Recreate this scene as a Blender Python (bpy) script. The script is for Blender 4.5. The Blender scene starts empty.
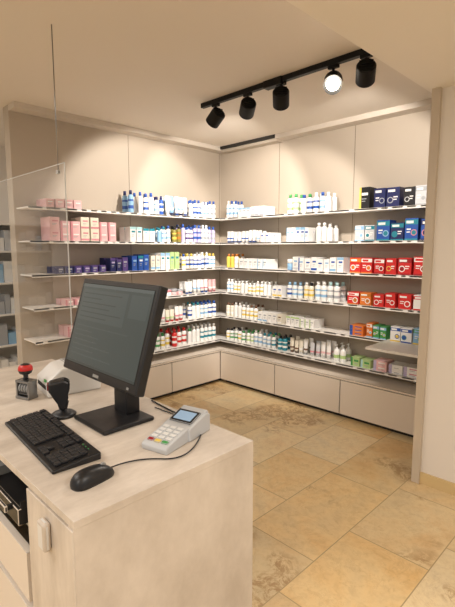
import bpy, bmesh, math, random
from mathutils import Matrix, Vector
random.seed(7)
scene = bpy.context.scene
try:
    scene.view_settings.view_transform = 'Standard'
except Exception: pass

# ---------------- materials ----------------
MATS = {}
def srgb(c):
    return tuple((v/255/12.92) if v/255 <= .04045 else ((v/255+.055)/1.055)**2.4 for v in c)
def mat(name, rgb, rough=.5, metal=0, emis=None, es=0, trans=0, alpha=1, spec=None, bump=0, bscale=40):
    if name in MATS: return MATS[name]
    m = bpy.data.materials.new(name); m.use_nodes = True
    nt = m.node_tree; b = nt.nodes['Principled BSDF']
    b.inputs['Base Color'].default_value = (*srgb(rgb), 1)
    b.inputs['Roughness'].default_value = rough
    b.inputs['Metallic'].default_value = metal
    b.inputs['Transmission Weight'].default_value = trans
    if spec is not None: b.inputs['Specular IOR Level'].default_value = spec
    if emis:
        b.inputs['Emission Color'].default_value = (*srgb(emis), 1)
        b.inputs['Emission Strength'].default_value = es
    tc = nt.nodes.new('ShaderNodeTexCoord'); n = nt.nodes.new('ShaderNodeTexNoise')
    n.inputs['Scale'].default_value = bscale
    nt.links.new(tc.outputs['Object'], n.inputs['Vector'])
    if bump:
        bp = nt.nodes.new('ShaderNodeBump'); bp.inputs['Strength'].default_value = bump
        bp.inputs['Distance'].default_value = .01
        nt.links.new(n.outputs['Fac'], bp.inputs['Height']); nt.links.new(bp.outputs['Normal'], b.inputs['Normal'])
    else:
        mr = nt.nodes.new('ShaderNodeMapRange')
        mr.inputs['To Min'].default_value = max(0, rough-.05); mr.inputs['To Max'].default_value = min(1, rough+.05)
        nt.links.new(n.outputs['Fac'], mr.inputs['Value']); nt.links.new(mr.outputs['Result'], b.inputs['Roughness'])
    MATS[name] = m
    return m

wallm = mat('wall_paint_greige', (182,170,155), .7, bump=.05, bscale=60)
ceilm = mat('ceiling_paint', (222,213,202), .9, bump=.05, bscale=50)
soffm = mat('soffit_paint', (236,229,219), .9, bump=.05, bscale=50)
whitew = mat('white_wall_paint', (230,222,212), .85, bump=.05, bscale=60)
trimm = mat('trim_paint', (206,196,184), .8)
panelm = mat('side_panel_laminate', (198,184,165), .5)
shelfm = mat('shelf_lacquer', (232,228,222), .35)
cabm = mat('cabinet_lacquer', (222,210,196), .45)
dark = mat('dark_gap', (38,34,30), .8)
seam = mat('seam_shadow', (104,94,82), .8)
black = mat('black_plastic', (18,18,21), .42)
blackm = mat('black_metal', (14,14,15), .5, spec=.25)
keym = mat('key_plastic', (32,32,36), .5)
whitep = mat('white_plastic', (214,212,208), .4)
termp = mat('terminal_plastic', (190,192,194), .4)
termk = mat('terminal_key', (214,214,212), .45)
greyp = mat('grey_plastic', (140,140,138), .45)
metal = mat('brushed_metal', (150,150,150), .3, metal=1)
redm = mat('red_plastic', (190,30,25), .4)
lens = mat('lamp_lens_lit', (255,240,220), .3, emis=(255,242,222), es=16)
lensd = mat('lamp_lens', (210,205,190), .2, emis=(255,236,205), es=1.0)

def glassmat():
    m = bpy.data.materials.new('clear_acrylic'); m.use_nodes = True
    nt = m.node_tree; nt.nodes.clear()
    o = nt.nodes.new('ShaderNodeOutputMaterial'); t = nt.nodes.new('ShaderNodeBsdfTransparent')
    t.inputs[0].default_value = (.94,.95,.95,1)
    g = nt.nodes.new('ShaderNodeBsdfGlossy'); g.inputs['Roughness'].default_value = .02
    mx = nt.nodes.new('ShaderNodeMixShader'); mx.inputs[0].default_value = .10
    nt.links.new(t.outputs[0], mx.inputs[1]); nt.links.new(g.outputs[0], mx.inputs[2])
    nt.links.new(mx.outputs[0], o.inputs[0]); return m
glass = glassmat()
glassedge = mat('acrylic_edge', (205,208,208), .3)

def floormat():
    m = bpy.data.materials.new('travertine_tiles'); m.use_nodes = True
    nt = m.node_tree; N = nt.nodes; L = nt.links; b = N['Principled BSDF']
    def ramp(inp, stops):
        r = N.new('ShaderNodeValToRGB'); e = r.color_ramp.elements
        while len(e) < len(stops): e.new(.5)
        for x,(p,c) in zip(e, stops): x.position = p; x.color = (*srgb(c),1) if len(c)==3 else c
        L.new(inp, r.inputs[0]); return r.outputs[0]
    def mix(f, a, c, mode='MIX'):
        x = N.new('ShaderNodeMix'); x.data_type='RGBA'; x.blend_type = mode
        if isinstance(f,(int,float)): x.inputs[0].default_value = f
        else: L.new(f, x.inputs[0])
        L.new(a, x.inputs[6])
        if isinstance(c, tuple): x.inputs[7].default_value = (*srgb(c),1)
        else: L.new(c, x.inputs[7])
        return x.outputs[2]
    def noise(s, d, r=.5, dist=0, vec=None):
        n = N.new('ShaderNodeTexNoise'); n.inputs['Scale'].default_value=s; n.inputs['Detail'].default_value=d
        n.inputs['Roughness'].default_value=r; n.inputs['Distortion'].default_value=dist
        L.new(vec or tc.outputs['Object'], n.inputs['Vector']); return n.outputs['Fac']
    def math_(op, a, c):
        x = N.new('ShaderNodeMath'); x.operation = op
        for i,v in enumerate((a,c)):
            if isinstance(v,(int,float)): x.inputs[i].default_value = v
            else: L.new(v, x.inputs[i])
        return x.outputs[0]
    tc = N.new('ShaderNodeTexCoord'); mp = N.new('ShaderNodeMapping')
    mp.inputs['Rotation'].default_value = (0,0,math.radians(90)); mp.inputs['Location'].default_value = (.12,.2,0)
    L.new(tc.outputs['Object'], mp.inputs['Vector'])
    br = N.new('ShaderNodeTexBrick'); br.offset = .37; br.squash = 1.35; br.squash_frequency = 3
    br.inputs['Scale'].default_value = 1
    br.inputs['Brick Width'].default_value = .62; br.inputs['Row Height'].default_value = .43
    br.inputs['Mortar Size'].default_value = .003; br.inputs['Mortar Smooth'].default_value = .3
    br.inputs['Color1'].default_value = (0,0,0,1); br.inputs['Color2'].default_value = (1,1,1,1); br.inputs['Mortar'].default_value = (.5,.5,.5,1)
    L.new(mp.outputs[0], br.inputs['Vector'])
    tile = ramp(br.outputs['Color'], [(0,(236,216,176)),(.25,(208,188,150)),(.45,(226,194,138)),(.7,(242,226,190)),(.85,(214,196,162)),(1,(214,170,104))])
    off = N.new('ShaderNodeVectorMath'); off.operation='MULTIPLY_ADD'
    L.new(br.outputs['Color'], off.inputs[0]); off.inputs[1].default_value = (7,5,3); L.new(tc.outputs['Object'], off.inputs[2])
    v = off.outputs[0]
    n1 = ramp(noise(2.2,6,.58,.8,v), [(.3,(208,192,158)),(.5,(238,212,162)),(.7,(228,178,104))])
    base = mix(.45, tile, n1)
    fine = ramp(noise(22,8,.7,.4,v), [(.3,(190,170,140)),(.55,(255,255,255))])
    base = mix(.28, base, fine, 'MULTIPLY')
    patch = ramp(noise(1.5,3,.5,0,v), [(.57,(0,0,0)),(.62,(255,255,255))])
    vein = ramp(noise(10,10,.8,1.6,v), [(.46,(0,0,0)),(.54,(255,255,255))])
    f = math_('MULTIPLY', math_('MULTIPLY', patch, vein), .7)
    base = mix(f, base, (158,116,66))
    vein2 = ramp(noise(2.8,9,.7,2.5,v), [(.49,(0,0,0)),(.5,(255,255,255)),(.51,(0,0,0))])
    base = mix(math_('MULTIPLY', vein2, .3), base, (168,130,80))
    base = mix(br.outputs['Fac'], base, (174,150,110))
    L.new(base, b.inputs['Base Color'])
    b.inputs['Roughness'].default_value = .30
    bp = N.new('ShaderNodeBump'); bp.inputs['Strength'].default_value = .2; bp.inputs['Distance'].default_value = .003; bp.invert = True
    L.new(br.outputs['Fac'], bp.inputs['Height']); L.new(bp.outputs[0], b.inputs['Normal'])
    return m
floorm = floormat()
stone = mat('stone_baseboard', (212,186,136), .5, bump=.1)

def countermat():
    m = bpy.data.materials.new('counter_laminate'); m.use_nodes = True
    nt = m.node_tree; N = nt.nodes; L = nt.links; b = N['Principled BSDF']
    tc = N.new('ShaderNodeTexCoord'); mp = N.new('ShaderNodeMapping'); mp.inputs['Scale'].default_value = (5,1.6,1.2)
    L.new(tc.outputs['Object'], mp.inputs['Vector'])
    n = N.new('ShaderNodeTexNoise'); n.inputs['Scale'].default_value = 3; n.inputs['Detail'].default_value = 9; n.inputs['Roughness'].default_value = .68
    L.new(mp.outputs[0], n.inputs['Vector'])
    r = N.new('ShaderNodeValToRGB'); r.color_ramp.elements[0].position = .32; r.color_ramp.elements[1].position = .66
    r.color_ramp.elements[0].color = (*srgb((188,176,162)),1); r.color_ramp.elements[1].color = (*srgb((214,203,190)),1)
    L.new(n.outputs['Fac'], r.inputs[0]); L.new(r.outputs[0], b.inputs['Base Color'])
    b.inputs['Roughness'].default_value = .42
    return m
counterm = countermat()

def scr(name, c, es):
    return mat(name, (10,11,12), .3, emis=c, es=es)
scr_bg = scr('lcd_background', (72,81,78), .7)
scr_bar = scr('lcd_toolbar', (96,105,102), .7)
scr_txt = scr('lcd_text', (60,68,66), .7)
scr_pan = scr('lcd_panel', (82,91,88), .7)

# ---------------- mesh builder ----------------
class MB:
    def __init__(s): s.bm = bmesh.new(); s.mats = []
    def mi(s, m):
        if m not in s.mats: s.mats.append(m)
        return s.mats.index(m)
    def _tag(s, verts, m, smooth=False):
        i = s.mi(m); fs = set(f for v in verts for f in v.link_faces)
        for f in fs: f.material_index = i; f.smooth = smooth
        return fs
    def box(s, lo, hi, m, bev=0, M=None, seg=2):
        lo = Vector(lo); hi = Vector(hi); c = (lo+hi)/2; d = hi-lo
        mt = Matrix.Translation(c) @ Matrix.Diagonal((abs(d.x),abs(d.y),abs(d.z),1))
        if M: mt = M @ mt
        r = bmesh.ops.create_cube(s.bm, size=1, matrix=mt)
        s._tag(r['verts'], m)
        if bev:
            es = list(set(e for v in r['verts'] for e in v.link_edges))
            bmesh.ops.bevel(s.bm, geom=es, offset=bev, segments=seg, profile=.5, affect='EDGES')
    def cyl(s, p0, p1, r0, m, r1=None, n=20, M=None, cap=True):
        p0 = Vector(p0); p1 = Vector(p1); r1 = r0 if r1 is None else r1
        d = p1-p0; q = d.to_track_quat('Z','Y').to_matrix().to_4x4()
        mt = Matrix.Translation((p0+p1)/2) @ q
        if M: mt = M @ mt
        r = bmesh.ops.create_cone(s.bm, cap_ends=cap, segments=n, radius1=r0, radius2=r1, depth=d.length, matrix=mt)
        fs = s._tag(r['verts'], m, True)
        for f in fs:
            if len(f.verts) > 4: f.smooth = False
    def lathe(s, prof, c, m, n=14, sx=1, sy=1, M=None, mm=None):
        rings = []
        for r, z in prof:
            ring = []
            for k in range(n):
                a = 2*math.pi*k/n
                v = Vector((c[0]+r*sx*math.cos(a), c[1]+r*sy*math.sin(a), c[2]+z))
                if M: v = M @ v
                ring.append(s.bm.verts.new(v))
            rings.append(ring)
        for j in range(len(rings)-1):
            i = s.mi(mm[j] if mm else m)
            for k in range(n):
                f = s.bm.faces.new((rings[j][k], rings[j][(k+1)%n], rings[j+1][(k+1)%n], rings[j+1][k]))
                f.material_index = i; f.smooth = True
        f = s.bm.faces.new(rings[-1]); f.material_index = s.mi(mm[-1] if mm else m)
        f = s.bm.faces.new(rings[0][::-1]); f.material_index = s.mi(mm[0] if mm else m)
    def poly(s, prof, x0, x1, m, M=None, bev=0):
        a = [s.bm.verts.new((M or Matrix()) @ Vector((x0,y,z))) for y,z in prof]
        b = [s.bm.verts.new((M or Matrix()) @ Vector((x1,y,z))) for y,z in prof]
        i = s.mi(m); n = len(prof); fs = [s.bm.faces.new(a[::-1]), s.bm.faces.new(b)]
        for k in range(n): fs.append(s.bm.faces.new((a[k], a[(k+1)%n], b[(k+1)%n], b[k])))
        for f in fs: f.material_index = i
        if bev:
            es = list(set(e for f in fs for e in f.edges))
            bmesh.ops.bevel(s.bm, geom=es, offset=bev, segments=2, profile=.5, affect='EDGES')
    def done(s, name, parent=None, M=None):
        bmesh.ops.recalc_face_normals(s.bm, faces=s.bm.faces)
        me = bpy.data.meshes.new(name); s.bm.to_mesh(me); s.bm.free()
        for m in s.mats: me.materials.append(m)
        o = bpy.data.objects.new(name, me); scene.collection.objects.link(o)
        if M: o.matrix_world = M
        if parent: o.parent = parent
        return o
def simple(name, lo, hi, m, bev=0):
    b = MB(); b.box(lo, hi, m, bev); return b.done(name)
def curve(name, pts, r, m):
    c = bpy.data.curves.new(name, 'CURVE'); c.dimensions = '3D'; c.bevel_depth = r; c.bevel_resolution = 3
    sp = c.splines.new('NURBS'); sp.points.add(len(pts)-1)
    for p, q in zip(sp.points, pts): p.co = (*q, 1)
    sp.use_endpoint_u = True; sp.order_u = 3
    c.materials.append(m)
    o = bpy.data.objects.new(name, c); scene.collection.objects.link(o); return o

# ---------------- room shell ----------------
H = 2.71; ZS = 2.5
simple('floor', (-3,-8,-.1), (8,.15,0), floorm)
simple('ceiling', (-3,-8,H), (2.80,.15,H+.1), ceilm)
simple('ceiling_soffit', (2.80,-8,ZS), (8,.15,H+.1), soffm)
b = MB(); b.box((-.12,-2.41,0), (0,.12,H), wallm)
for y in (-.02,-1.28): b.box((-.001,y-.002,.4),(.0015,y+.002,H), seam)
b.done('wall_left')
b = MB(); b.box((0,0,0), (2.83,.12,H), wallm)
for x in (.9,1.78,2.6): b.box((x-.002,-.0015,.4),(x+.002,.001,H), seam)
b.done('wall_back')
b = MB(); b.box((2.83,-.97,0), (2.88,.12,ZS), panelm); b.done('wall_niche_side')
simple('wall_right', (2.88,-.94,0), (8,.12,ZS), whitew)
simple('baseboard_right', (2.88,-.955,0), (8,-.94,.075), stone)
simple('wall_side_room', (-1.75,-8,0), (-1.65,-1.0,H), whitew)
b = MB(); b.box((0,-2.41,H-.045), (.13,0,H), trimm); b.done('trim_1')
b = MB(); b.box((.94,-.13,H-.045), (2.83,0,H), trimm); b.box((.13,-.10,H-.06), (.94,0,H-.03), wallm); b.box((.13,-.13,H-.03), (.94,0,H), dark); b.done('trim_2')

# ---------------- shelves ----------------
ZROW = [1.885,1.61,1.33,1.05,.77,.49]
tagm = mat('price_tag', (250,248,244), .5)
def tags(b, wall, z, s0, s1):
    s = s0+.05
    while s < s1-.08:
        w = random.uniform(.03,.05)
        if random.random() < .75:
            if wall == 'R': b.box((s,-.2622,z-.02),(s+w,-.2602,z-.002), tagm)
            else: b.box((.2602,-s-w,z-.02),(.2622,-s,z-.002), tagm)
        s += random.uniform(.07,.16)
for z in ZROW:
    b = MB(); b.box((.002,-2.39,z-.012),(.26,-.002,z), shelfm); b.box((.252,-2.39,z-.022),(.26,-.262,z+.002), shelfm)
    tags(b,'L',z,.3,2.38); b.done('wall_shelf')
    b = MB(); b.box((.261,-.26,z-.012),(2.827,-.002,z), shelfm); b.box((.261,-.26,z-.022),(2.827,-.252,z+.002), shelfm)
    tags(b,'R',z,.3,2.8); b.done('wall_shelf')

# ---------------- base cabinets ----------------
ct = .385
b = MB()
b.box((.02,-2.39,.0),(.27,-.02,.04), dark)
b.box((.004,-2.39,.04),(.315,-.004,ct-.02), cabm)
b.box((.004,-2.40,ct-.02),(.335,-.004,ct), cabm, .002)
y = -.335
for k in range(3):
    y1 = max(y-.70,-2.39); b.box((.315,y1+.003,.045),(.333,y-.003,ct-.024), cabm, .0015); y = y1
b.box((.31,-2.39,.05),(.316,-.33,ct-.02), seam)
b.done('drawer_base_cabinet')
b = MB()
b.box((.36,-.27,.0),(2.82,-.02,.04), dark)
b.box((.338,-.315,.04),(2.826,-.004,ct-.02), cabm)
b.box((.338,-.335,ct-.02),(2.826,-.004,ct), cabm, .002)
for a, c in ((.338,1.14),(1.14,1.90),(1.90,2.66),(2.66,2.826)):
    b.box((a+.003,-.333,.045),(c-.003,-.315,ct-.024), cabm, .0015)
b.box((.34,-.316,.05),(2.826,-.31,ct-.02), seam)
b.done('drawer_base_cabinet')
b = MB(); b.box((2.28,-.62,.755),(2.828,-.268,.775), shelfm, .003); b.box((2.78,-.58,.66),(2.828,-.56,.755), shelfm); b.done('pull_out_shelf_board')

# ---------------- products ----------------
P = {}
for n, c in dict(white=(238,237,235), cream=(230,223,206), pink=(228,184,186), rose=(210,138,148), navy=(30,38,88), purple=(84,66,126),
                 blue=(38,82,164), sky=(142,184,218), teal=(36,130,148), ltteal=(170,210,214), green=(66,148,80), ltgreen=(176,204,140),
                 amber=(186,112,40), olive=(130,120,56), yellow=(222,194,86), orange=(218,118,48), red=(200,38,38), black=(24,24,28),
                 grey=(164,168,174), lilac=(186,176,210), brown=(104,72,52), silver=(198,200,204), dred=(150,24,32), dteal=(24,80,106)).items():
    P[n] = mat('pack_'+n, c, .4)

def frame(wall, s, z):
    if wall == 'R': return Matrix.Translation((s, 0, z))
    return Matrix.Translation((0, -s, z)) @ Matrix.Rotation(math.radians(90), 4, 'Z')
def item(b, kind, M, w, h, d, front, main, acc, acc2, style=0):
    yc = -front + d/2
    yf = -front
    if kind == 'promo':
        b.box((-w/2,yf,0),(w/2,yf+d,h), main, M=M)
        b.box((-w/2,yf-.0008,h*.72),(w/2,yf,h*.94), acc if style else acc2, M=M)
        b.box((-w*.4,yf-.0014,h*.77),(w*.15,yf,h*.89), main if not style else P['white'], M=M)
        cx = w*(.2 if style != 1 else -.2)
        b.cyl((cx,yf+.001,h*.36),(cx,yf-.0012,h*.36),min(w,h)*.24,acc2,n=16,M=M)
        b.cyl((cx,yf+.001,h*.36),(cx,yf-.0018,h*.36),min(w,h)*.17,acc,n=14,M=M)
        b.box((-cx-w*.16,yf-.001,h*.48),(-cx+w*.16,yf,h*.54), P['white'], M=M)
        b.box((-cx-w*.16,yf-.001,h*.36),(-cx+w*.10,yf,h*.41), P['white'], M=M)
        b.box((-w/2,yf-.0008,0),(w/2,yf,h*.09), acc, M=M)
    elif kind == 'box':
        b.box((-w/2,yf,0),(w/2,yf+d,h), main, M=M)
        if h > w:
            if style == 0: b.box((-w/2,yf-.0008,h*.06),(w/2,yf,h*.22), acc, M=M)
            elif style == 1: b.box((-w/2,yf-.0008,h*.82),(w/2,yf,h), acc, M=M)
            else: b.box((-w/2,yf-.0008,0),(-w*.3,yf,h), acc, M=M)
            b.box((-w*.26,yf-.0012,h*.62),(w*.34,yf,h*.74), acc2, M=M)
            b.box((-w*.26,yf-.0008,h*.44),(w*.2,yf,h*.48), P['grey'], M=M)
            b.box((-w*.26,yf-.0008,h*.34),(w*.1,yf,h*.37), P['grey'], M=M)
        else:
            b.box((-w/2,yf-.0008,0.01*h),(-w*.28,yf,h*.99), acc, M=M)
            b.box((-w*.12,yf-.0012,h*.52),(w*.38,yf,h*.74), acc2, M=M)
            b.box((-w*.12,yf-.0008,h*.24),(w*.25,yf,h*.34), P['grey'], M=M)
    elif kind == 'bottle':
        r = w/2; sy = min(1, d/w)
        prof = [(r*.9,0),(r,.006),(r,h*.20),(r,h*.34),(r,h*.52),(r,h*.60),(r,h*.70),(r*.92,h*.77),(r*.5,h*.81),(r*.5,h*.83),(r*.54,h*.83),(r*.52,h*.99),(r*.42,h)]
        mm = [main,main,acc,main,acc,main,main,main,acc2,acc2,acc2,acc2,acc2]
        b.lathe(prof, (0,yc,0), main, 12, 1, sy, M, mm)
    elif kind == 'pump':
        r = w/2
        prof = [(r*.9,0),(r,.006),(r,h*.2),(r,h*.4),(r,h*.62),(r*.85,h*.68),(r*.4,h*.72),(r*.4,h*.8),(r*.16,h*.8),(r*.16,h*.94),(r*.3,h*.94),(r*.3,h)]
        mm = [main,main,acc,main,main,main,acc2,acc2,acc2,acc2,acc2,acc2]
        b.lathe(prof, (0,yc,0), main, 12, 1, 1, M, mm)
        b.box((-r*.15,yc-r*1.0,h*.94),(r*.15,yc,h*.98), acc2, M=M)
    elif kind == 'tube':
        r = w/2
        b.lathe([(r*.75,0),(r*.78,h*.14),(r*.8,h*.14)], (0,yc,0), acc2, 12, 1, .8, M)
        n = 12; rings = []
        for f, sx, sy2, in ((.14,.85,.7),(.3,.95,.68),(.42,.97,.6),(.6,1.0,.45),(.95,1.02,.1),(1,1.02,.06)):
            ring = [b.bm.verts.new(M @ Vector((r*sx*math.cos(2*math.pi*k/n), yc+r*sy2*math.sin(2*math.pi*k/n), h*f))) for k in range(n)]
            rings.append(ring)
        for j in range(5):
            i = b.mi(acc if j == 1 else main)
            for k in range(n):
                f = b.bm.faces.new((rings[j][k],rings[j][(k+1)%n],rings[j+1][(k+1)%n],rings[j+1][k])); f.material_index = i; f.smooth = True
        f = b.bm.faces.new(rings[-1]); f.material_index = b.mi(main)
        f = b.bm.faces.new(rings[0][::-1]); f.material_index = b.mi(main)
    elif kind == 'jar':
        r = w/2
        prof = [(r*.9,0),(r,.004),(r,h*.6),(r*.94,h*.62),(r*1.02,h*.62),(r*1.02,h*.96),(r*.95,h)]
        b.lathe(prof, (0,yc,0), main, 14, 1, 1, M, [main,acc,main,acc2,acc2,acc2,acc2])

def seg(wall, row, s0, s1, kind, w, h, mains, accs, caps, name, d=.09, stack=1, gap=.006, rows=2, same=3):
    b = MB(); z = ZROW[row-1]; s = s0; cnt = 0
    while s + w <= s1+.004:
        if cnt % same == 0:
            mm, aa, cc = P[random.choice(mains)], P[random.choice(accs)], P[random.choice(caps)]
            hh = h*random.uniform(.84,1.05); st = random.randrange(3)
            ww = w*random.uniform(.90,1.0)
        for q in range(rows):
            dd = min(d, .2/rows - .006) if rows > 1 else d
            front = .235 - q*(.2/rows) + random.uniform(-.010,.004)
            for k in range(stack):
                M = frame(wall, s+w/2, z+.0003 + k*(hh+.0005))
                item(b, kind, M, ww, hh, dd, front, mm, aa, cc, st)
        s += w+gap; cnt += 1
    return b.done(name)

W = ['white']
# --- left wall (s measured from corner) ---
seg('L',1,1.92,2.26,'box',.075,.085,['pink','cream'],['rose','pink'],['white','rose'],'skincare_boxes',stack=1)
seg('L',1,1.36,1.47,'bottle',.055,.22,['dteal','sky'],['sky','blue'],['dteal','navy'],'lotion_bottles',same=1)
seg('L',1,1.00,1.35,'bottle',.056,.21,['white','white','sky','white','blue'],['sky','blue','ltteal','white','green'],['navy','blue','blue','black'],'lotion_bottles',same=1)
seg('L',1,.68,.99,'tube',.055,.20,['white','sky','white'],['sky','blue','white','blue'],['blue','navy','white'],'cream_tubes',same=1)
seg('L',1,.27,.66,'bottle',.05,.19,W,['sky','grey','white','blue'],['white','blue','navy'],'lotion_bottles',same=2)
seg('L',2,1.58,2.24,'box',.085,.10,['pink','pink','cream'],['rose','white','pink'],['white','rose'],'skincare_boxes',stack=2,same=2)
seg('L',2,1.14,1.50,'box',.07,.155,['white','ltteal','white'],['ltteal','teal','sky'],['sky','teal'],'skincare_boxes',same=2)
seg('L',2,.92,1.12,'bottle',.05,.17,['white','sky'],['blue','sky'],['blue','teal'],'lotion_bottles',same=1)
seg('L',2,.78,.90,'bottle',.055,.19,['olive','amber'],['yellow','amber'],['black','brown'],'oil_bottles',same=1)
seg('L',2,.27,.77,'bottle',.05,.19,['white','white','lilac'],['lilac','blue','grey','purple'],['white','lilac','blue'],'lotion_bottles',same=2)
seg('L',3,1.70,2.20,'box',.075,.065,['navy','purple'],['purple','navy'],['lilac','grey'],'skincare_boxes',stack=1,same=2)
seg('L',3,1.47,1.68,'box',.06,.13,['navy','purple'],['purple','lilac'],['grey','lilac'],'skincare_boxes',same=1)
seg('L',3,1.22,1.45,'box',.065,.165,['sky','blue','white'],['blue','teal'],['white','sky'],'skincare_boxes',same=1)
seg('L',3,.84,1.20,'box',.055,.17,['white','white','cream','ltgreen'],['ltgreen','teal','sky','yellow'],['green','teal','grey'],'skincare_boxes',same=2)
seg('L',3,.27,.82,'bottle',.05,.18,['white','white','cream','white'],['yellow','sky','white','blue'],['white','blue','white','yellow'],'lotion_bottles',same=2)
seg('L',4,1.86,2.14,'box',.08,.06,['pink'],['rose','white'],['white'],'skincare_boxes',stack=1)
seg('L',4,.76,1.32,'jar',.075,.06,['white','pink','white'],['pink','white','white'],['white','rose','grey'],'cream_jars',same=2,stack=1)
seg('L',4,.27,.74,'tube',.052,.15,['white','white','pink'],['rose','sky','white'],['white','blue','rose'],'cream_tubes',same=2)
seg('L',5,1.80,2.10,'box',.07,.09,['pink','cream'],['rose'],['rose'],'skincare_boxes')
seg('L',5,.76,1.32,'tube',.055,.15,['white','cream','white'],['ltgreen','white','rose','sky'],['white','red','green'],'cream_tubes',same=2)
seg('L',5,.27,.74,'bottle',.055,.19,W,['sky','white','blue'],['white','blue','teal'],'lotion_bottles',same=2)
seg('L',6,.95,1.50,'bottle',.06,.19,['white','white','white','ltgreen'],['green','red','yellow','white'],['green','white','red'],'shower_gel_bottles',same=1)
seg('L',6,.72,.93,'bottle',.06,.20,['red','white','white'],['white','red'],['red','white'],'shower_gel_bottles',same=1)
seg('L',6,.27,.70,'bottle',.055,.19,['white','white','ltteal'],['ltgreen','white','teal'],['white','green','white'],'shower_gel_bottles',same=2)
# --- right wall ---
seg('R',1,.30,.50,'bottle',.05,.19,W,['blue','sky'],['white','blue'],'lotion_bottles',same=1)
seg('R',1,.52,.92,'box',.055,.10,W,['grey','sky','white'],['grey','sky','lilac'],'skincare_boxes')
seg('R',1,1.16,1.30,'bottle',.062,.22,['white'],['ltgreen','green'],['green'],'lotion_bottles',same=1)
seg('R',1,1.33,1.68,'bottle',.062,.19,['white'],['white','sky','ltgreen','blue'],['green','green','blue','white'],'lotion_bottles',same=1)
seg('R',1,1.97,2.08,'box',.10,.20,['black'],['yellow'],['white'],'device_boxes',rows=1,d=.12)
seg('R',1,2.10,2.34,'promo',.11,.175,['silver','navy'],['black','navy'],['white','grey'],'device_boxes',rows=1,d=.12,same=1)
seg('R',1,2.36,2.74,'promo',.09,.165,['black','navy','silver'],['grey','black'],['silver','sky'],'device_boxes',rows=1,d=.1,same=1)
seg('R',2,.30,.82,'tube',.05,.13,['white'],['blue','sky','white'],['blue','white','blue'],'cream_tubes',same=2)
seg('R',2,.84,1.02,'box',.06,.12,['white'],['sky','pink'],['blue'],'skincare_boxes')
seg('R',2,1.18,1.50,'box',.05,.15,['white'],['ltteal','sky','white'],['sky','blue'],'skincare_boxes',same=2)
seg('R',2,1.51,1.72,'bottle',.055,.17,['white'],['blue','white'],['blue','white'],'lotion_bottles',same=2)
seg('R',2,1.94,2.13,'promo',.09,.14,['ltteal','silver','grey'],['teal','sky'],['white','teal'],'medicine_boxes',rows=1,d=.12,same=1)
seg('R',2,2.14,2.50,'promo',.115,.175,['blue','navy','purple'],['sky','teal','navy'],['rose','sky','teal'],'medicine_boxes',rows=1,d=.12,same=1)
seg('R',2,2.51,2.76,'promo',.115,.175,['blue'],['sky','navy'],['rose'],'medicine_boxes',rows=1,d=.12,same=1)
seg('R',3,.30,.52,'bottle',.055,.165,['amber','white','yellow'],['yellow','white','cream'],['white','amber'],'sunscreen_bottles',same=2)
seg('R',3,.54,.98,'box',.06,.11,['white'],['sky','white','grey'],['blue','rose','grey'],'skincare_boxes',same=2)
seg('R',3,1.17,1.26,'jar',.075,.12,['blue'],['sky'],['white'],'cream_jars',same=1)
seg('R',3,1.27,1.86,'box',.065,.13,W,['white','sky','blue','silver'],['blue','sky','grey'],'medicine_boxes',same=1)
seg('R',3,1.90,2.12,'promo',.105,.14,['red','dred'],['dred','orange'],['white','yellow'],'medicine_boxes',rows=1,d=.12,same=1)
seg('R',3,2.13,2.33,'promo',.095,.14,['red','white'],['red','dred'],['white','yellow'],'medicine_boxes',rows=1,d=.12,same=1)
seg('R',3,2.34,2.74,'promo',.12,.15,['red'],['dred','red'],['white'],'medicine_boxes',rows=1,d=.12,same=1)
seg('R',4,.30,1.00,'bottle',.05,.14,['white'],['sky','white','yellow','ltteal'],['white','blue','white'],'lotion_bottles',same=2)
seg('R',4,1.02,1.14,'box',.055,.12,['white'],['yellow'],['blue'],'medicine_boxes')
seg('R',4,1.17,1.36,'bottle',.06,.15,['white'],['sky','blue'],['sky','white'],'lotion_bottles',same=1)
seg('R',4,1.38,1.50,'bottle',.055,.19,['amber','cream'],['yellow'],['black','white'],'syrup_bottles',same=1)
seg('R',4,1.51,1.83,'bottle',.065,.18,['white'],['sky','grey','white'],['ltteal','white'],'supplement_bottles',same=2)
seg('R',4,1.89,2.13,'promo',.11,.12,['orange','red','red'],['red','amber'],['white','yellow'],'medicine_boxes',rows=1,d=.12,same=1)
seg('R',4,2.14,2.34,'promo',.095,.12,['red','dred'],['red','orange'],['white','yellow'],'medicine_boxes',rows=1,d=.12,same=1)
seg('R',4,2.35,2.74,'promo',.12,.135,['white','red'],['red'],['white','dred'],'medicine_boxes',rows=1,d=.12,same=1)
seg('R',5,.30,.80,'bottle',.055,.17,['white','white','cream','amber'],['orange','white','yellow','white'],['white','white','brown'],'shampoo_bottles',same=2)
seg('R',5,.82,1.18,'box',.06,.11,['white','cream'],['sky','white','sky'],['brown','grey'],'skincare_boxes',same=2)
seg('R',5,1.20,1.55,'box',.05,.10,W,['silver','ltgreen'],['grey','grey'],'medicine_boxes',stack=1)
seg('R',5,1.92,2.07,'box',.14,.03,['sky','white','orange'],['blue','yellow'],['blue','red'],'medicine_boxes',stack=3,rows=1,d=.14,same=1)
seg('R',5,2.08,2.28,'promo',.058,.12,['blue','orange','white','green'],['white','sky','blue'],['white','yellow'],'medicine_boxes',rows=1,d=.12,same=1)
seg('R',5,2.30,2.60,'promo',.09,.13,['white','sky'],['blue','teal','yellow'],['blue','teal','green'],'medicine_boxes',rows=1,d=.12,same=1)
seg('R',6,.30,.60,'bottle',.055,.15,['white','white','ltgreen','white'],['green','yellow'],['green','white','black'],'shampoo_bottles',same=1)
seg('R',6,.61,1.04,'bottle',.055,.16,['white','ltteal','white'],['ltgreen','teal','sky'],['teal','white','green'],'shampoo_bottles',same=2)
seg('R',6,1.06,1.20,'bottle',.06,.15,['teal','brown'],['white'],['black'],'shampoo_bottles',same=1)
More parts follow.
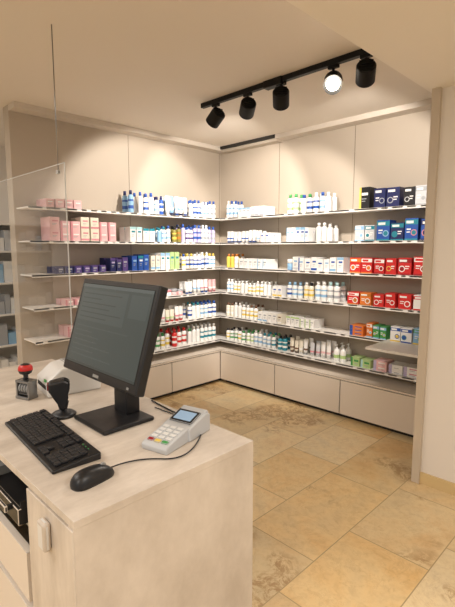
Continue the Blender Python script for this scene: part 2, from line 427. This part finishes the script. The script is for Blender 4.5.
seg('R',6,1.22,1.46,'tube',.05,.15,['white','cream'],['brown','white'],['brown','grey','white'],'cream_tubes',same=1)
seg('R',6,1.47,1.72,'tube',.055,.16,['white','silver'],['rose','pink'],['rose','white'],'cream_tubes',same=2)
seg('R',6,1.74,1.92,'pump',.06,.17,['white','white'],['ltgreen'],['white'],'soap_dispensers',same=1)
seg('R',6,1.94,2.14,'box',.095,.08,['ltgreen','white'],['green','ltteal'],['green'],'medicine_boxes',rows=1,d=.12,same=1)
seg('R',6,2.16,2.70,'box',.13,.045,['pink','white','white'],['rose','lilac'],['white','rose'],'medicine_boxes',rows=1,d=.14,stack=2,same=1)

# ---------------- track light ----------------
TX0,TX1,TY = 1.13,2.62,-1.30
root = bpy.data.objects.new('track_light', None); scene.collection.objects.link(root)
b = MB(); b.box((TX0,TY-.018,H-.035),(TX1,TY+.018,H), blackm, .002); b.box((1.80,TY-.028,H-.05),(1.96,TY+.028,H), blackm, .003)
b.done('track_rail', root)
HZ = 2.575
def head(i, x, target, lit, power, size):
    p = Vector((x,TY,HZ)); d = (Vector(target)-p).normalized()
    q = d.to_track_quat('-Z','Y').to_matrix().to_4x4(); M = Matrix.Translation(p) @ q
    b = MB()
    R = .057
    b.cyl((0,0,-.060),(0,0,.045),R,blackm,n=32,M=M,cap=False)
    b.cyl((0,0,.045),(0,0,.055),R,blackm,r1=R-.007,n=32,M=M)
    b.cyl((0,0,-.060),(0,0,-.030),R,blackm,r1=.040,n=32,M=M,cap=False)
    b.cyl((0,0,-.036),(0,0,-.032),.042,lens if lit else lensd,n=32,M=M)
    for k in range(4): b.box((-.04,-.003+(k-1.5)*.02,.052),(.04,.003+(k-1.5)*.02,.061), blackm, M=M)
    b.cyl((x,TY,HZ+.03),(x,TY,H-.03),.009,blackm,n=12)
    b.box((x-.035,TY-.014,H-.055),(x+.035,TY+.014,H-.03), blackm, .002)
    b.done('spot_head_%d'%i, root)
    l = bpy.data.lights.new('spot_lamp_%d'%i,'SPOT'); l.energy = power; l.color = (1,.92,.83); l.spot_size = math.radians(size); l.spot_blend = .35; l.shadow_soft_size = .035
    o = bpy.data.objects.new('spot_lamp_%d'%i, l); o.matrix_world = Matrix.Translation(p + d*.066) @ q; scene.collection.objects.link(o); o.parent = root
head(1,1.29,(0,-1.15,1.75),False,96,84)
head(2,1.63,(.1,-.1,1.75),False,94,78)
head(3,1.94,(1.0,-.05,1.5),False,70,80)
head(4,2.35,(3.3,-2.9,1.35),True,64,85)
head(5,2.57,(1.8,0,1.85),False,84,84)

# ---------------- counter ----------------
X0,X1,Y0,Y1,ZC = 1.40,2.99,-3.39,-2.745,.90
b = MB()
b.box((X0,Y0,ZC-.022),(X1,Y1,ZC), counterm, .0015)
b.box((X1-.03,Y0,0),(X1-.0005,Y1,ZC-.022), counterm)
b.box((X0,Y0+.02,0),(X0+.03,Y1,ZC-.022), counterm)
b.box((X0,Y1-.03,0),(X1-.03,Y1,ZC-.022), counterm)
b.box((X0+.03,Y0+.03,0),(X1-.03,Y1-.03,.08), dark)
b.box((2.685,Y0+.02,.08),(2.70,Y1-.03,ZC-.022), counterm)
b.box((2.05,Y0+.02,.08),(2.065,Y1-.03,ZC-.022), counterm)
b.box((2.705,Y0-.004,.09),(X1-.002,Y0+.018,ZC-.026), counterm, .002)
b.box((X0+.035,Y0,.09),(2.05,Y0+.018,ZC-.026), cabm, .002)
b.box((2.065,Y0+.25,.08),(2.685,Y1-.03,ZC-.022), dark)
for zz in (.75,):
    b.box((2.075,Y0-.01,zz),(2.675,Y0+.25,zz+.012), black)
    b.box((2.075,Y0-.02,zz),(2.675,Y0-.008,zz+.05), black, .002)
    b.box((2.075,Y0-.01,zz),(2.085,Y0+.25,zz+.07), black); b.box((2.665,Y0-.01,zz),(2.675,Y0+.25,zz+.07), black)
    b.box((2.46,Y0-.045,zz+.035),(2.64,Y0-.035,zz+.055), black,.003)
    b.box((2.465,Y0-.04,zz+.038),(2.475,Y0-.015,zz+.052), black); b.box((2.625,Y0-.04,zz+.038),(2.635,Y0-.015,zz+.052), black)
    b.box((2.2,Y0+.0,zz+.012),(2.35,Y0+.18,zz+.045), greyp)
b.box((2.07,Y0+.03,.70),(2.68,Y0+.24,.715), black)
b.box((2.08,Y0+.02,.715),(2.66,Y0+.2,.735), greyp)
b.box((2.07,Y0-.004,.50),(2.68,Y0+.018,.660), cabm, .002)
b.box((2.07,Y0-.004,.30),(2.68,Y0+.018,.475), cabm, .002)
b.box((2.07,Y0-.004,.09),(2.68,Y0+.018,.275), cabm, .002)
b.box((2.825,Y0-.026,.765),(2.868,Y0-.004,.845), whitep, .008, seg=3)
b.done('pharmacy_counter')

# ---------------- monitor ----------------
root = bpy.data.objects.new('computer_monitor', None); scene.collection.objects.link(root)
root.location = (2.475,-2.975,ZC)
T = Matrix.Translation((-.012,0,.34)) @ Matrix.Rotation(math.radians(-17),4,'X')
b = MB()
b.box((-.268,-.012,-.19),(.268,.026,.19), black, .006, M=T)
b.box((-.20,.024,-.13),(.20,.055,.13), black, .012, M=T)
b.box((-.25,-.0128,-.157),(.25,-.0115,.171), dark, M=T)
b.box((.21,-.0135,-.178),(.222,-.0118,-.170), greyp, M=T)
b.box((-.02,-.0135,-.180),(.02,-.0118,-.170), greyp, M=T)
b.done('monitor_body', root)
b = MB(); b.box((-.247,-.0138,-.154),(.247,-.0126,.168), scr_bg, M=T)
b.box((-.247,-.0142,.156),(.247,-.0137,.168), scr_bar, M=T)
b.box((-.247,-.0142,-.154),(.247,-.0137,-.144), scr_txt, M=T)
b.box((-.235,-.0142,.02),(.10,-.0137,.145), scr_pan, M=T)
for k in range(6): b.box((-.225,-.0146,.128-k*.019),(-.225+random.uniform(.14,.30),-.0141,.132-k*.019), scr_txt, M=T)
for k in range(7): b.box((-.225,-.0142,-.005-k*.019),(-.225+random.uniform(.10,.40),-.0137,-.001-k*.019), scr_pan, M=T)
b.box((.12,-.0142,.06),(.235,-.0137,.145), scr_pan, M=T)
b.done('monitor_screen', root)
b = MB()
b.box((-.035,.06,.012),(.035,.085,.34), black, .006)
b.box((-.06,.045,.25),(.06,.08,.36), black, .004)
b.box((-.10,-.115,0),(.13,.10,.016), black, .007)
b.poly([(.03,.015),(.03,.10),(.055,.16),(.09,.16),(.09,.015)],-.045,.045,black,bev=.004)
b.done('monitor_stand', root)

# ---------------- keyboard ----------------
M = Matrix.Translation((2.497,-3.238,ZC)) @ Matrix.Rotation(math.radians(-4),4,'Z')
b = MB()
b.poly([(-.075,0),(-.075,.010),(.075,.024),(.075,0)],-.245,.245,black,M=M,bev=.003)
S = Matrix.Rotation(math.atan2(.014,.15),4,'X')
MK = M @ Matrix.Translation((0,0,.0175)) @ S
def key(x0,x1,y0,y1): 
    b.box((x0+.001,y0+.001,0),(x1-.001,y1-.001,.007), keym, .0012, M=MK, seg=1)
u = .0205
rowsy = [.047,.022,.0015,-.019,-.0395,-.060]
for r, y in enumerate(rowsy):
    x = -.235
    if r == 0:
        widths = [1,.55]+[1]*4+[.4]+[1]*4+[.4]+[1]*4
        gaps = {1,6,11}
        for i,wd in enumerate(widths):
            if i not in gaps: key(x,x+wd*u,y,y+u)
            x += wd*u
    else:
        wl = {1:[1]*12+[1.4],2:[1.2]+[1]*11+[1.2],3:[1.5]+[1]*10+[1.9],4:[1.1]+[1]*10+[2.3],5:[1.2,1.2,1.2,5.0,1.2,1.2,1.2,1.2]}[r]
        for wd in wl: key(x,x+wd*u,y,y+u); x += wd*u
    for k in range(3):
        if r in (0,1,2) or r == 5 or (r == 4 and k == 1): key(.070+k*u,.070+(k+1)*u,y,y+u)
    for k in range(4):
        if r > 0: key(.145+k*u,.145+(k+1)*u,y,y+u)
for k in range(3): b.box((.155+k*.02,.054,.0),(.160+k*.02,.057,.002), P['green'], M=MK)
b.done('computer_keyboard')

# ---------------- mouse ----------------
M = Matrix.Translation((2.845,-3.262,ZC)) @ Matrix.Rotation(math.radians(8),4,'Z')
b = MB()
r = bmesh.ops.create_uvsphere(b.bm, u_segments=28, v_segments=16, radius=1)
for v in r['verts']:
    x,y,z = v.co
    z2 = max(z,-.15)
    hgt = .036*(1 - .22*(y)) 
    wx = .034*(1-.12*math.cos(y*2.2))
    sg = lambda t: math.copysign(abs(t)**.8,t)
    v.co = M @ Vector((sg(x)*wx*1.05, sg(y)*.066, (z2+.15)*hgt))
b._tag(r['verts'], black, True)
b.cyl((-.004,.036,.031),(.004,.036,.031),.0085,greyp,n=16,M=M)
b.done('computer_mouse')
curve('mouse_cable', [(2.835,-3.196,.912),(2.82,-3.15,.904),(2.85,-3.08,.904),(2.92,-3.02,.904),(2.90,-2.93,.904),(2.80,-2.80,.904),(2.65,-2.79,.904),(2.5,-2.80,.904)],.0022,black)

# ---------------- card terminal ----------------
M = Matrix.Translation((2.795,-2.925,ZC)) @ Matrix.Rotation(math.radians(14),4,'Z')
b = MB()
b.poly([(-.115,0),(-.118,.018),(-.108,.026),(.03,.052),(.115,.078),(.125,.07),(.125,0)],-.052,.052,termp,M=M,bev=.004)
b.poly([(.0,0),(.0,.045),(.10,.070),(.128,.062),(.128,0)],-.058,.058,termp,M=M,bev=.005)
a = math.atan2(.026,.138); A = M @ Matrix.Translation((0,-.108,.0265)) @ Matrix.Rotation(a,4,'X')
for rr in range(5):
    for cc in range(3):
        b.box((-.042+cc*.029,.008+rr*.0205,-.001),(-.018+cc*.029,.023+rr*.0205,.003), (P['dred'],P['yellow'],P['green'])[cc] if rr==0 else termk, .001, M=A, seg=1)
a2 = math.atan2(.026,.085); A2 = M @ Matrix.Translation((0,.02,.0505)) @ Matrix.Rotation(a2,4,'X')
b.box((-.046,.004,.0),(.046,.070,.0045), black, .001, M=A2)
b.box((-.036,.014,.004),(.036,.060,.0052), mat('terminal_screen',(130,155,180),.3,emis=(160,190,215),es=.35), M=A2)
b.done('card_payment_terminal')
curve('terminal_cable', [(2.76,-2.80,.91),(2.72,-2.77,.904),(2.62,-2.78,.904),(2.5,-2.77,.904),(2.42,-2.76,.904)],.003,black)

# ---------------- barcode scanner in stand ----------------
M = Matrix.Translation((2.315,-3.10,ZC)) @ Matrix.Rotation(math.radians(-25),4,'Z')
b = MB()
b.lathe([(.046,0),(.048,.008),(.038,.016),(.02,.022),(.014,.03)],(0,.0,0),black,20,1,1.0,M)
b.cyl((0,.0,.02),(0,.01,.06),.012,black,n=16,M=M)
b.poly([(-.015,.03),(-.024,.08),(-.052,.105),(-.050,.14),(.006,.15),(.028,.138),(.026,.105),(.012,.08),(.010,.03)],-.028,.028,black,M=M,bev=.008)
b.box((-.022,-.0555,.112),(.022,-.049,.134), P['dred'], .002, M=M)
b.done('barcode_scanner')

# ---------------- label printer (white) ----------------
M = Matrix.Translation((2.01,-2.925,ZC)) @ Matrix.Rotation(math.radians(-8),4,'Z') @ Matrix.Diagonal((1.05,1.05,1.15,1))
b = MB()
b.poly([(-.12,0),(-.12,.06),(-.06,.105),(.06,.12),(.11,.10),(.11,0)],-.085,.085,whitep,M=M,bev=.010)
b.box((-.06,-.122,.03),(.06,-.118,.045), dark, M=M)
b.box((-.07,-.02,.108),(.07,.03,.1145), greyp, .002, M=M)
b.box((.05,-.124,.06),(.065,-.118,.07), P['green'], M=M)
b.done('label_printer')

# ---------------- self-inking stamp ----------------
M = Matrix.Translation((2.0,-3.12,ZC)) @ Matrix.Rotation(math.radians(20),4,'Z') @ Matrix.Diagonal((1.15,1.15,1.15,1))
b = MB()
b.box((-.034,-.024,0),(.034,.024,.012), metal, .003, M=M)
for sx in (-1,1): b.box((sx*.030-.004,-.02,.01),(sx*.030+.004,.02,.068), metal, .002, M=M)
b.box((-.034,-.022,.062),(.034,.022,.072), metal, .003, M=M)
b.box((-.024,-.017,.018),(.024,.017,.05), black, .003, M=M)
for k in range(4): b.cyl((-.02+k*.013,0,.04),(-.012+k*.013,0,.04),.021,greyp,n=16,M=M)
b.cyl((0,0,.07),(0,0,.10),.009,black,n=14,M=M)
b.lathe([(.012,0),(.022,.006),(.027,.018),(.025,.030),(.018,.038),(.008,.042)],(0,0,.092),redm,18,1,1,M,[black,black,redm,redm,black,black])
b.done('self_inking_stamp')

# ---------------- hanging acrylic screen ----------------
root = bpy.data.objects.new('acrylic_partition_screen', None); scene.collection.objects.link(root)
me = bpy.data.meshes.new('acrylic_pane'); me.from_pydata([(.45,-2.721,.98),(1.62,-2.721,.98),(1.62,-2.721,2.0),(.45,-2.721,2.0)],[],[(0,1,2,3)]); me.materials.append(glass)
o = bpy.data.objects.new('acrylic_pane', me); scene.collection.objects.link(o); o.parent = root
b = MB(); b.box((1.618,-2.7235,.98),(1.622,-2.7185,2.0), glassedge); b.box((.45,-2.7235,1.998),(1.622,-2.7185,2.001), glassedge)
b.box((1.53,-2.73,1.95),(1.55,-2.712,1.97), metal, .003); b.box((.52,-2.73,1.95),(.54,-2.712,1.97), metal,.003)
b.done('pane_edges', root)
b = MB(); b.cyl((1.54,-2.721,1.97),(1.54,-2.721,H),.003,metal,n=8); b.cyl((.53,-2.721,1.97),(.53,-2.721,H),.003,metal,n=8); b.done('suspension_wires', root)

# ---------------- side-room shelving ----------------
b = MB()
for z in (.1,.45,.8,1.15,1.5,1.8): b.box((-1.648,-3.9,z),(-1.25,-1.6,z+.02), shelfm)
for y in (-3.9,-2.75,-1.62): b.box((-1.648,y,0),(-1.25,y+.02,1.82), shelfm)
b.done('storage_shelving_unit')
b = MB()
for z in (.12,.47,.82,1.17,1.52):
    y = -3.86
    while y < -1.75:
        w = random.uniform(.06,.12)
        if not (-2.77 < y+w and y < -2.72): b.box((-1.5,y,z+.0004),(-1.28,y+w-.008,z+random.uniform(.12,.24)), P[random.choice(['sky','white','grey','silver','white'])])
        y += w
b.done('storage_boxes')

# ---------------- added fill lights with invented panel housings, out of view ----------------
def panel(x,y,z,sx,sy,p):
    b = MB(); b.box((x-sx/2-.02,y-sy/2-.02,z-.012),(x+sx/2+.02,y+sy/2+.02,z), whitep); b.done('fill_light_housing')
    l = bpy.data.lights.new('fill_light','AREA'); l.shape='RECTANGLE'; l.size=sx; l.size_y=sy; l.energy=p; l.color=(1,.95,.89)
    o = bpy.data.objects.new('fill_light', l); o.location=(x,y,z-.02); scene.collection.objects.link(o)
panel(5.0,-3.0,ZS,1.0,.6,46)
panel(3.6,-5.4,ZS,1.0,.6,44)
panel(1.2,-4.6,H,.9,.9,38)
panel(-.9,-4.0,H,.6,.6,22)

w = bpy.data.worlds.new('room_ambient'); scene.world = w; w.use_nodes = True
w.node_tree.nodes['Background'].inputs[0].default_value = (1,.94,.875,1); w.node_tree.nodes['Background'].inputs[1].default_value = .58

# ---------------- camera ----------------
cd = bpy.data.cameras.new('camera'); cam = bpy.data.objects.new('camera', cd); scene.collection.objects.link(cam)
cam.location = (3.95,-3.83,1.55); cam.rotation_euler = (math.radians(90-7.1),0,math.radians(45))
cd.sensor_fit = 'HORIZONTAL'; cd.sensor_width = 36; cd.lens = 36*445/455; cd.clip_start = .01
scene.camera = cam
